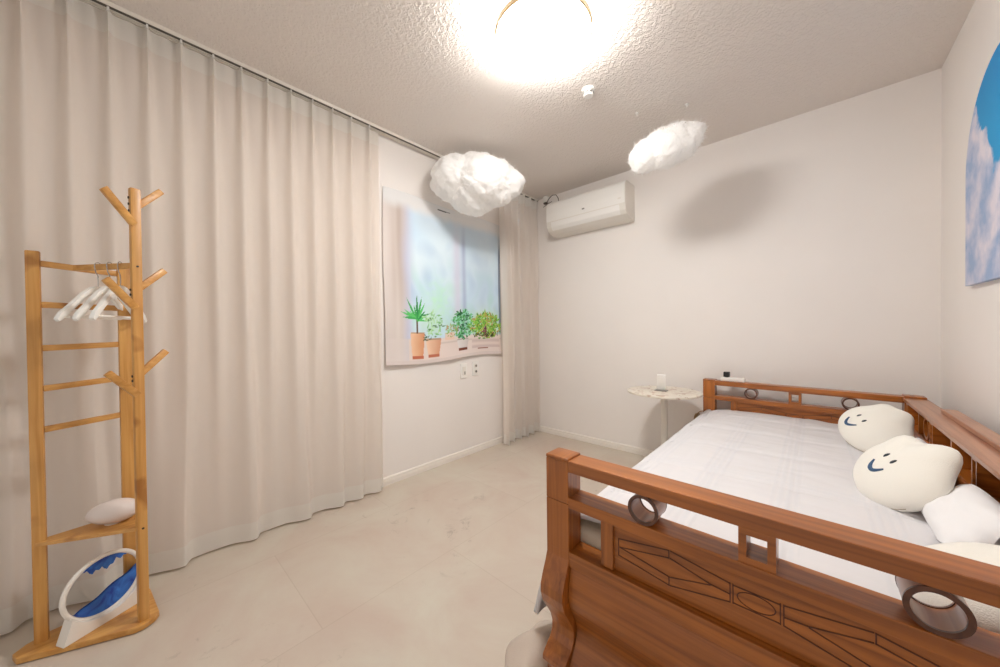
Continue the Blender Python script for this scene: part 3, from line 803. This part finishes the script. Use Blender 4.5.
# duvet: a quilted sheet following the mattress, hanging over the open side
def duvet():
    bm = NB(); NX, NYY = 150, 230
    xa, xb = -.543, .330; g = []
    drop = .40
    for j in range(NYY+1):
        t = j/NYY; y = .876+(2.670-.876)*t
        row = []
        for i in range(NX+1):
            s = -drop+(xb-xa+drop)*i/NX        # arc length from the hanging hem to the far edge
            wav = noise.noise(Vector((s*3, y*3, 1)))*.010+noise.noise(Vector((s*9, y*8, 4)))*.006+noise.noise(Vector((s*9+y*6, y*24, 7)))*.003
            quilt = -.008*(gauss(((y-.95) % .34)-.17, .018)+gauss(((s+.05) % .36)-.18, .014)*.35)
            r = .045
            if s > 0:
                x = xa+r*.6+s*((xb-xa-r*.6)/(xb-xa)); z = .494+.012*sstep(0, .15, s)+wav+quilt
                if s < .05: z -= .012*(1-s/.05)**2
                z += -.010*sstep(1.6, 2.6, y)+.012*sstep(.08, 0, y-.876)
            else:
                u = -s
                a = min(u/r, PI/2)
                x = xa+r*.6-r*math.sin(a)*.9; z = .482-r*(1-math.cos(a))+wav*.6
                if u > r*PI/2:
                    dd = u-r*PI/2; z -= dd*.97
                    k = dd/(drop-r*PI/2)
                    x -= .020*math.sqrt(k)+.055*math.sqrt(k)*sstep(1.2, .9, y) + .018*k*math.sin(y*17+1.2*math.sin(y*5))+ .022*k*sstep(1.25, .95, y)+.012*wav*20*k*.3
            row.append(bm.verts.new((x, y, z)))
        g.append(row)
    for j in range(NYY):
        for i in range(NX): bm.faces.new((g[j][i], g[j][i+1], g[j+1][i+1], g[j+1][i]))
    o = obj('duvet', bm, 'duvet', None, True, loc=(-.1, 1.77, .5))
    md = o.modifiers.new('thickness', 'SOLIDIFY'); md.thickness = .016; md.offset = -1
    tag(o, 'white striped quilt spread over the bed and hanging down its open side', 'quilt')
duvet()

# ------------------------------------------------------------------ plush cushions and pillows
def puff(bm, c, U, V, N, rfun, T, nr=22, nt=72, flat=.55, sc=1.0, wr=.0):
    c, U, V, N = Vector(c), Vector(U), Vector(V), Vector(N)
    def P(rho, th, side):
        r = rfun(th)*rho; h = T*(max(0, 1-rho**2.3))**flat
        p = c+U*(r*math.cos(th))+V*(r*math.sin(th))
        h *= 1+wr*noise.noise(p*18)
        return p+N*h*side
    for side in (1, -1):
        rows = []
        for i in range(1, nr+1):
            rho = math.sin(i/nr*PI/2)
            rows.append([bm.verts.new(P(rho, 2*PI*k/nt, side)) for k in range(nt)])
        cc = bm.verts.new(P(0, 0, side))
        for k in range(nt): bm.faces.new((cc, rows[0][k], rows[0][(k+1) % nt]))
        for a, b in zip(rows, rows[1:]):
            for k in range(nt): bm.faces.new((a[k], b[k], b[(k+1) % nt], a[(k+1) % nt]))
    bmesh.ops.remove_doubles(bm, verts=bm.verts, dist=.0004)
    return P
def wrap(a): return ((a+PI) % (2*PI))-PI
def cushion_r(size, ka, ea):
    # rounded body with one big knob at angle ka and a smaller ear at angle ea
    return lambda th: size*(1-.06*math.cos(2*th)+.28*gauss(wrap(th-ka), .36)+.22*gauss(wrap(th-ea), .26))
def plush(c, U, N, size, T, fu, fv, ka, ea, label, face=True):
    U = Vector(U).normalized(); N = Vector(N); N = (N-U*N.dot(U)).normalized(); V = N.cross(U).normalized()
    root = empty('cloud_cushion', label, 'cushion', c, 'cloud-shaped plush cushions')
    bm = NB(); f = cushion_r(size, ka, ea); P = puff(bm, (0, 0, 0), U, V, N, f, T, wr=.05)
    bmesh.ops.smooth_vert(bm, verts=bm.verts, factor=.5, use_axis_x=True, use_axis_y=True, use_axis_z=True)
    obj('plush_body', bm, 'plush', root, True)
    bm = NB(); tube(bm, [P(1.0, -PI*.95+k*.9*PI/30, 1)+N*.001 for k in range(12)], .0012, 5); obj('seam', bm, 'seam', root)
    if face:
        def on(u, v):
            r = math.hypot(u, v); th = math.atan2(v, u); return P(min(.97, r/f(th)), th, 1)
        pts = [on(fu-.21*size*(1-a*a), fv+a*.21*size) for a in [-1+2*k/16 for k in range(17)]]
        bm = NB(); tube(bm, pts, lambda s: .0026+.0036*math.sin(PI*s), 8); obj('smile', bm, 'thread_blue', root, True)
        for sv in (-1, 1):
            u0 = fu+.27*size; v0 = fv+sv*.14*size
            bm = NB(); tube(bm, [on(u0+.075*size*q, v0) for q in (-1, -.5, 0, .5, 1)], lambda s: .0016+.0026*math.sin(PI*s), 8); obj('eye', bm, 'thread_dark', root, True)
    return root
plush((.192, 1.58, .582), (.71, .013, .704), (-.646, -.384, .659), .121, .056, -.012, -.001, -.103, .874, 'cream cloud cushion with a blue smile, the middle one of the bed')
plush((.196, 2.211, .577), (.884, .188, .429), (-.178, -.713, .678), .117, .050, -.046, .039, .199, .773, 'cream cloud cushion with a blue smile closest to the far end board')
plush((.245, 1.02, .565), (.5, -.85, .10), (-.15, -.05, .98), .122, .068, 0, 0, 0, 1, 'plain cream cushion lying behind the near end board', face=False)

def pillow(c, U, V, hu, hv, T, label):
    U = Vector(U).normalized(); V = Vector(V); V = (V-U*V.dot(U)).normalized(); N = U.cross(V).normalized()
    if N.z < 0: N = -N
    bm = NB(); n = 44
    def S(a, b, side):
        ca, cb_ = a*(1-.20*a*a*b*b), b*(1-.20*a*a*b*b)
        e = (1-abs(ca)**3.2)*(1-abs(cb_)**3.2); e = max(0, e)**.5
        pin = 1-.06*(abs(ca)**2*abs(cb_)**0)*0
        h = T*e*(1+.14*noise.noise(Vector((a*2.5, b*2.5, c[1]*5))))*side
        return Vector(c)+U*(ca*hu*(1-.05*(1-cb_*cb_)*abs(ca)**3))+V*(cb_*hv*(1-.05*(1-ca*ca)*abs(cb_)**3))+N*h
    for side in (1, -1):
        g = [[bm.verts.new(S(math.sin(PI/2*(2*i/n-1)), math.sin(PI/2*(2*j/n-1)), side)) for i in range(n+1)] for j in range(n+1)]
        for j in range(n):
            for i in range(n): bm.faces.new((g[j][i], g[j][i+1], g[j+1][i+1], g[j+1][i]))
    bmesh.ops.remove_doubles(bm, verts=bm.verts, dist=.0005)
    o = obj('pillow', bm, 'pillow', None, True, loc=c); tag(o, label, 'pillow', 'white pillows against the bed shelf'); return o
pillow((.284, 1.41, .548), (.62, 0, .58), (0, 1, 0), .076, .155, .042, 'white pillow leaning on the shelf under the middle cloud cushion')
pillow((.270, 1.96, .535), (.80, 0, .40), (0, 1, 0), .075, .25, .038, 'white pillow mostly hidden behind the farther cloud cushion')

# ------------------------------------------------------------------ things on the far rail
ps = empty('power_strip', 'white power strip lying on the far bed rail', 'power strip', (-.39, 2.715, .678))
bm = NB(); box(bm, -.462, -.328, 2.695, 2.737, .678, .702, .004, 3); child('housing', bm, 'white_plastic', ps, True)
bm = NB(); box(bm, -.35, -.335, 2.700, 2.730, .702, .7035, .0004); child('switch', bm, 'offwhite_plastic', ps)
pts = [(-.328, 2.716, .690), (-.30, 2.716, .688), (-.27, 2.722, .684), (-.24, 2.738, .683), (-.20, 2.755, .684), (-.17, 2.762, .66), (-.12, 2.77, .62), (-.07, 2.775, .585), (-.02, 2.775, .54), (0, 2.775, .45), (0, 2.775, .3)]
bm = NB(); tube(bm, pts, .0035, 8); child('cord', bm, 'white_plastic', ps, True)
pl = empty('plug_adapter', 'black square plug adapter sitting in the power strip', 'plug', (-.428, 2.716, .702))
bm = NB(); box(bm, -.446, -.412, 2.70, 2.732, .7055, .738, .003, 2); child('block', bm, 'black', pl, True)
bm = NB(); box(bm, -.438, -.420, 2.708, 2.724, .7025, .7055); child('pin_base', bm, 'black', pl)

# ------------------------------------------------------------------ side table
tb = empty('side_table', 'round white pedestal side table between the bed and the back wall', 'side table', (-.76, 2.5, 0))
bm = NB(); disc(bm, (-.765, 2.5, .594), (0, 0, 1), .234, .014, 72, .003); child('table_top', bm, 'table_top', tb, True)
bm = NB(); disc(bm, (-.76, 2.5, .300), (0, 0, 1), .021, .574, 32); child('pole', bm, 'white_metal', tb, True)
bm = NB(); disc(bm, (-.76, 2.5, .0065), (0, 0, 1), .16, .013, 64, .003); child('foot', bm, 'white_metal', tb, True)
bm = NB(); disc(bm, (-.76, 2.5, .583), (0, 0, 1), .06, .008, 32); child('mounting_plate', bm, 'white_metal', tb)
ph = empty('small_speaker', 'small white upright device standing on the round side table', 'device', (-.79, 2.49, .601))
bm = NB(); obox(bm, (-.780, 2.50, .662), (.93, .37, 0), (-.37, .90, .22), (.10, -.2, .97), .027, .010, .054, .004); child('body', bm, 'white_plastic', ph, True)
bm = NB(); box(bm, -.818, -.741, 2.475, 2.525, .601, .607, .002); child('stand', bm, 'grey_metal', ph)
co = empty('coiled_cord', 'small beige cord coil hanging on the outer side of the far bed post', 'cord', (-.585, 2.72, .42))
bm = NB()
for q in range(3):
    tube(bm, [(-.597-.006*q+.004*math.cos(a*PI/12), 2.70+.028*math.cos(a*PI/12)-.004*q, .402+.034*math.sin(a*PI/12)-.002*q) for a in range(24)], .0032, 6, closed=True)
tube(bm, [(-.600, 2.70, .436), (-.585, 2.70, .45), (-.567, 2.70, .455)], .0032, 6)
child('coil', bm, 'cord_beige', co, True)

# white throw pooled on the floor by the near bed leg
def throw():
    bm = NB(); n = 60; g = []
    for j in range(n+1):
        row = []
        for i in range(n+1):
            a = 2*i/n-1; b = 2*j/n-1
            ca = a*math.sqrt(1-b*b/2); cb_ = b*math.sqrt(1-a*a/2)
            r = math.hypot(ca, cb_)
            x = -.655+ca*.075+.01*math.sin(cb_*5); y = .865+cb_*.13-.35*(x+.655)*0
            z = .004+(.060+.035*ca)*max(0, 1-r**2.2)**.7*(1+.25*noise.noise(Vector((x*12, y*12, 0))))
            row.append(bm.verts.new((x, y, z)))
        g.append(row)
    for j in range(n):
        for i in range(n): bm.faces.new((g[j][i], g[j][i+1], g[j+1][i+1], g[j+1][i]))
    r = bmesh.ops.solidify(bm, geom=bm.faces[:], thickness=.003)
    o = obj('floor_cushion', bm, 'fleece', None, True, loc=(-.7, .9, 0))
    tag(o, 'soft white cushion on the floor by the near bed leg', 'cushion')
throw()

# ------------------------------------------------------------------ bamboo corner rack
rk = empty('coat_rack', 'bamboo corner coat rack with pegs, rungs and shelf', 'coat rack', (-1.85, -.09, 0))
LP, RP, BP = Vector((-1.880, -.216, 0)), Vector((-1.752, .018, 0)), Vector((-1.925, -.010, 0))
foot = [(-1.853, -.262), (-1.838, -.256), (-1.722, -.005), (-1.722, .018), (-1.738, .046), (-1.762, .058), (-1.946, .040), (-1.955, .02), (-1.925, -.20), (-1.900, -.245), (-1.872, -.268)]
bm = NB(); prism(bm, [Vector((a, b, .003)) for a, b in foot], Vector((0, 0, .020)), .003); child('base_board', bm, 'bamboo_y', rk)
def rot(a): return Vector((math.cos(a), math.sin(a), 0)), Vector((-math.sin(a), math.cos(a), 0))
def post(P, w, d, z1, ang, name, cap=.004):
    ax, ay = rot(ang); bm = NB()
    obox(bm, (P.x, P.y, (.022+z1)/2), ax, ay, (0, 0, 1), d/2, w/2, (z1-.022)/2, cap); return child(name, bm, 'bamboo_z', rk, True)
RA = math.radians(17)
post(LP+Vector((.0, .004, 0)), .030, .018, 1.312, math.radians(-5), 'left_post')
rp = post(RP, .027, .022, 1.545, RA, 'tall_post')
post(BP, .040, .020, 1.300, math.radians(10), 'back_post')
RUNGZ = ((1.272, 1.262), (1.136, 1.133), (.992, .998), (.858, .870), (.722, .732))
for za, zb_ in RUNGZ:
    bm = NB(); bar(bm, LP+Vector((0, .018, za)), BP+Vector((.0, -.014, zb_)), .014, .020, bev=.003); child('rung', bm, 'bamboo_y', rk, True)
mid = LP.lerp(BP, .42)+Vector((0, 0, 1.268))
bm = NB(); bar(bm, mid, RP+Vector((-.008, -.010, 1.275)), .014, .020, bev=.003); child('hanging_bar', bm, 'bamboo_y', rk, True)
ZS = .343
shp = [LP+Vector((.010, -.004, ZS)), RP+Vector((.004, -.012, ZS)), RP+Vector((-.012, .010, ZS)), BP+Vector((-.008, .008, ZS)), LP+Vector((-.020, .02, ZS))]
bm = NB(); prism(bm, shp, Vector((0, 0, .013)), .002); child('shelf', bm, 'bamboo_y', rk)
ax, ay = rot(RA)
def peg(z0, dz, dv, ln, name='peg', off=0):
    a = Vector((RP.x, RP.y, z0))+ax*off; d = (dv.normalized()*math.cos(dz)+Vector((0, 0, math.sin(dz))))
    bm = NB(); a0 = a+d*.010; b0 = a+d*ln
    s = ax; u = d.cross(s).normalized()
    obox(bm, (a0+b0)/2, d, s, u, (b0-a0).length/2, .009, .0105, .003); child(name, bm, 'bamboo_y', rk, True)
for (zl, zr) in ((1.408, 1.478), (1.118, 1.190), (.815, .888)):
    peg(zl, math.radians(43), -ay+ax*.55, .142, off=.010)
    peg(zr, math.radians(48 if zr > 1.4 else 44), ay-ax*.25, .120, off=-.002)
for z in (1.51, 1.488, 1.465, 1.19, 1.173, .888, .872):
    p = RP-ay*.0155; bm = NB(); disc(bm, (p.x, p.y, z), -ay, .0045, .002, 12); child('screw', bm, 'screw', rk)
for z in (1.272, .35):
    p = RP+ax*.0125; bm = NB(); disc(bm, (p.x, p.y, z), ax, .0035, .0015, 12); child('screw', bm, 'screw', rk)

# hangers
hb0, hb1 = mid, RP+Vector((-.008, -.010, 1.275)); bd = (hb1-hb0).normalized()
def hanger(t, yaw, label):
    p = hb0.lerp(hb1, t)+Vector((0, 0, .0135))
    root = empty('clothes_hanger', label, 'hanger', p, 'white hangers on the bamboo rack')
    W = Vector((math.cos(yaw), math.sin(yaw), 0)); Z = Vector((0, 0, 1))
    bm = NB(); pts = []
    for k in range(13):
        a = math.radians(-20+k*205/12); pts.append(W*(.014*math.cos(a)) + Z*(-.012+.014*math.sin(a)))
    pts = pts[::-1]; pts = pts if pts[-1].dot(W) > 0 else pts
    pts += [W*.010+Z*(-.032), W*.002+Z*(-.044), Z*(-.058), Z*(-.085)]
    tube(bm, pts, .0016, 8); obj('hook', bm, 'chrome', root, True)
    D = W.cross(Z); bm = NB()
    for s in (-1, 1):
        arc = [(.0, -.080), (.027, -.086), (.06, -.108), (.10, -.146), (.138, -.180), (.150, -.200)]
        lo = [(.142, -.208), (.124, -.192), (.09, -.160), (.055, -.128), (.027, -.108), (0, -.102)]
        prism(bm, [W*(s*a)+Z*b-D*.006 for a, b in arc+lo], D*.012, .002)
    obj('shoulders', bm, 'white_paint', root, True)
    bm = NB(); tube(bm, [W*-.135+Z*-.192, W*.135+Z*-.192], .0045, 10); obj('trouser_bar', bm, 'white_paint', root, True)
yw = math.radians(-30)
for t, dyw, lb in ((.42, -.06, 'white wooden hanger, the closest of three to the left post'), (.62, .02, 'white wooden hanger hanging between two others'), (.80, .10, 'white wooden hanger closest to the tall pegged post')):
    hanger(t, yw+dyw, lb)

# egg lamp on the rack shelf
c = Vector((-1.862, -.050, ZS+.013+.0405))
el = empty('pebble_lamp', 'white pebble-shaped lamp on the bamboo rack shelf', 'lamp', c)
bm = NB(); bmesh.ops.create_uvsphere(bm, u_segments=48, v_segments=32, radius=1)
dr = Vector((.38, .90, .03)).normalized(); up = Vector((0, 0, 1)); sd = dr.cross(up).normalized(); up = sd.cross(dr)
for v in bm.verts:
    x, y, z = v.co; k = 1+.10*x
    v.co = dr*(x*.070)+sd*(y*.044*k)+up*(z*.040*k)
obj('body', bm, 'stone', el, True)
bm = NB(); disc(bm, (0, 0, -.0385), (0, 0, 1), .022, .004, 32); obj('foot', bm, 'offwhite_plastic', el)

# sand picture on the rack base
SZ = .023
A = Vector((-1.800, -.166, SZ)); dirn = Vector((-.48, .88, 0)).normalized(); nrm = Vector((dirn.y, -dirn.x, 0))
sc_root = empty('sand_picture', 'round moving sand picture with blue sand in a white stand', 'ornament', A+dirn*.09)
RR = .100
cc = A+dirn*.104+Vector((0, 0, RR+.030))
bm = NB(); tube(bm, [cc+(dirn*math.cos(a*PI/32)+Vector((0, 0, 1))*math.sin(a*PI/32))*RR for a in range(64)], .0070, 12, closed=True); child('ring_frame', bm, 'frame_white', sc_root, True)
bm = NB(); disc(bm, cc, nrm, RR-.006, .007, 64); child('glass_disc', bm, 'glass', sc_root, True)
def sandshape(fn_lo, fn_hi, name):
    bm = NB(); top = []; bot = []
    n = 48
    for k in range(n+1):
        u = -1+2*k/n; r = RR-.0075; x = u*r*.985; lim = math.sqrt(max(0, r*r-x*x))
        lo, hi = fn_lo(u)*r, fn_hi(u)*r
        lo = max(-lim, min(lim, lo)); hi = max(-lim, min(lim, hi))
        if hi-lo < .0004: hi = lo+.0004
        bot.append(cc+dirn*x+Vector((0, 0, lo))); top.append(cc+dirn*x+Vector((0, 0, hi)))
    for side in (-.0042, .0042):
        vb = [bm.verts.new(p+nrm*side) for p in bot]; vt = [bm.verts.new(p+nrm*side) for p in top]
        for k in range(n): bm.faces.new((vb[k], vb[k+1], vt[k+1], vt[k]))
    child(name, bm, 'sand', sc_root)
sandshape(lambda u: -1.2, lambda u: -.60+.40*(u+.8)+.03*math.sin(u*7), 'sand_dune')
sandshape(lambda u: (.72-.06*math.sin(u*14)-.10*math.cos(u*4)-.05*math.sin(u*31)) if -.75 < u < .7 else 1.3, lambda u: 1.3, 'sand_drift')
# curved stand: wide white foot cradling the ring
bm = NB(); st = []
for k in range(25):
    u = -1+2*k/24; x = u*RR*.86; z = -math.sqrt(max(0, (RR+.002)**2-x*x)); st.append((x, z))
zb_ = SZ-cc.z
out = [(-.108, zb_), (-.090, zb_+.060)]+[(x, max(z, zb_+.012)) for x, z in st]+[(.086, zb_+.060), (.092, zb_)]
prism(bm, [cc+dirn*x+Vector((0, 0, z))-nrm*.020 for x, z in out], nrm*.040, .0015)
child('stand', bm, 'frame_white', sc_root)

# ------------------------------------------------------------------ light, camera
w = bpy.data.worlds.new('room_air'); bpy.context.scene.world = w; w.use_nodes = True  # added fill light, entering through the unseen opening behind the camera
w.node_tree.nodes['Background'].inputs[0].default_value = (1, 1, 1, 1); w.node_tree.nodes['Background'].inputs[1].default_value = .60
w.node_tree.nodes['Background'].inputs[0].default_value = (1, .96, .91, 1)
pt = bpy.data.lights.new('doorway_portal', 'AREA'); pt.shape = 'RECTANGLE'; pt.size = 2.25; pt.size_y = 2.10; pt.cycles.is_portal = True  # sampling portal for the added fill from the unseen opening
po = bpy.data.objects.new('doorway_portal', pt); C.objects.link(po); po.location = ((DX0+DX1)/2, YF-T-.02, DZ/2); po.rotation_euler = (PI/2, 0, PI)

yaw, pit, rol = -0.743787, -0.0099215, -0.0109023
f = Vector((math.sin(yaw)*math.cos(pit), math.cos(yaw)*math.cos(pit), math.sin(pit)))
r = Vector((math.cos(yaw), -math.sin(yaw), 0)); u = r.cross(f)
r2 = r*math.cos(rol)+u*math.sin(rol); u2 = -r*math.sin(rol)+u*math.cos(rol)
cam = bpy.data.cameras.new('camera'); co_ = bpy.data.objects.new('camera', cam); C.objects.link(co_)
mt_ = Matrix(((r2.x, u2.x, -f.x, 0), (r2.y, u2.y, -f.y, 0), (r2.z, u2.z, -f.z, 1.035448), (0, 0, 0, 1)))
co_.matrix_world = mt_
cam.sensor_width = 36; cam.lens = 36*340.473/1000; cam.clip_start = .02; cam.clip_end = 50
s = bpy.context.scene
s.camera = co_
s.view_settings.view_transform = 'Standard'; s.view_settings.look = 'None'; s.view_settings.gamma = 1
s.view_settings.use_curve_mapping = False
s.view_settings.exposure = .07
s.cycles.use_denoising = True
s.cycles.max_bounces = 10; s.cycles.diffuse_bounces = 8
s.cycles.sample_clamp_indirect = 6
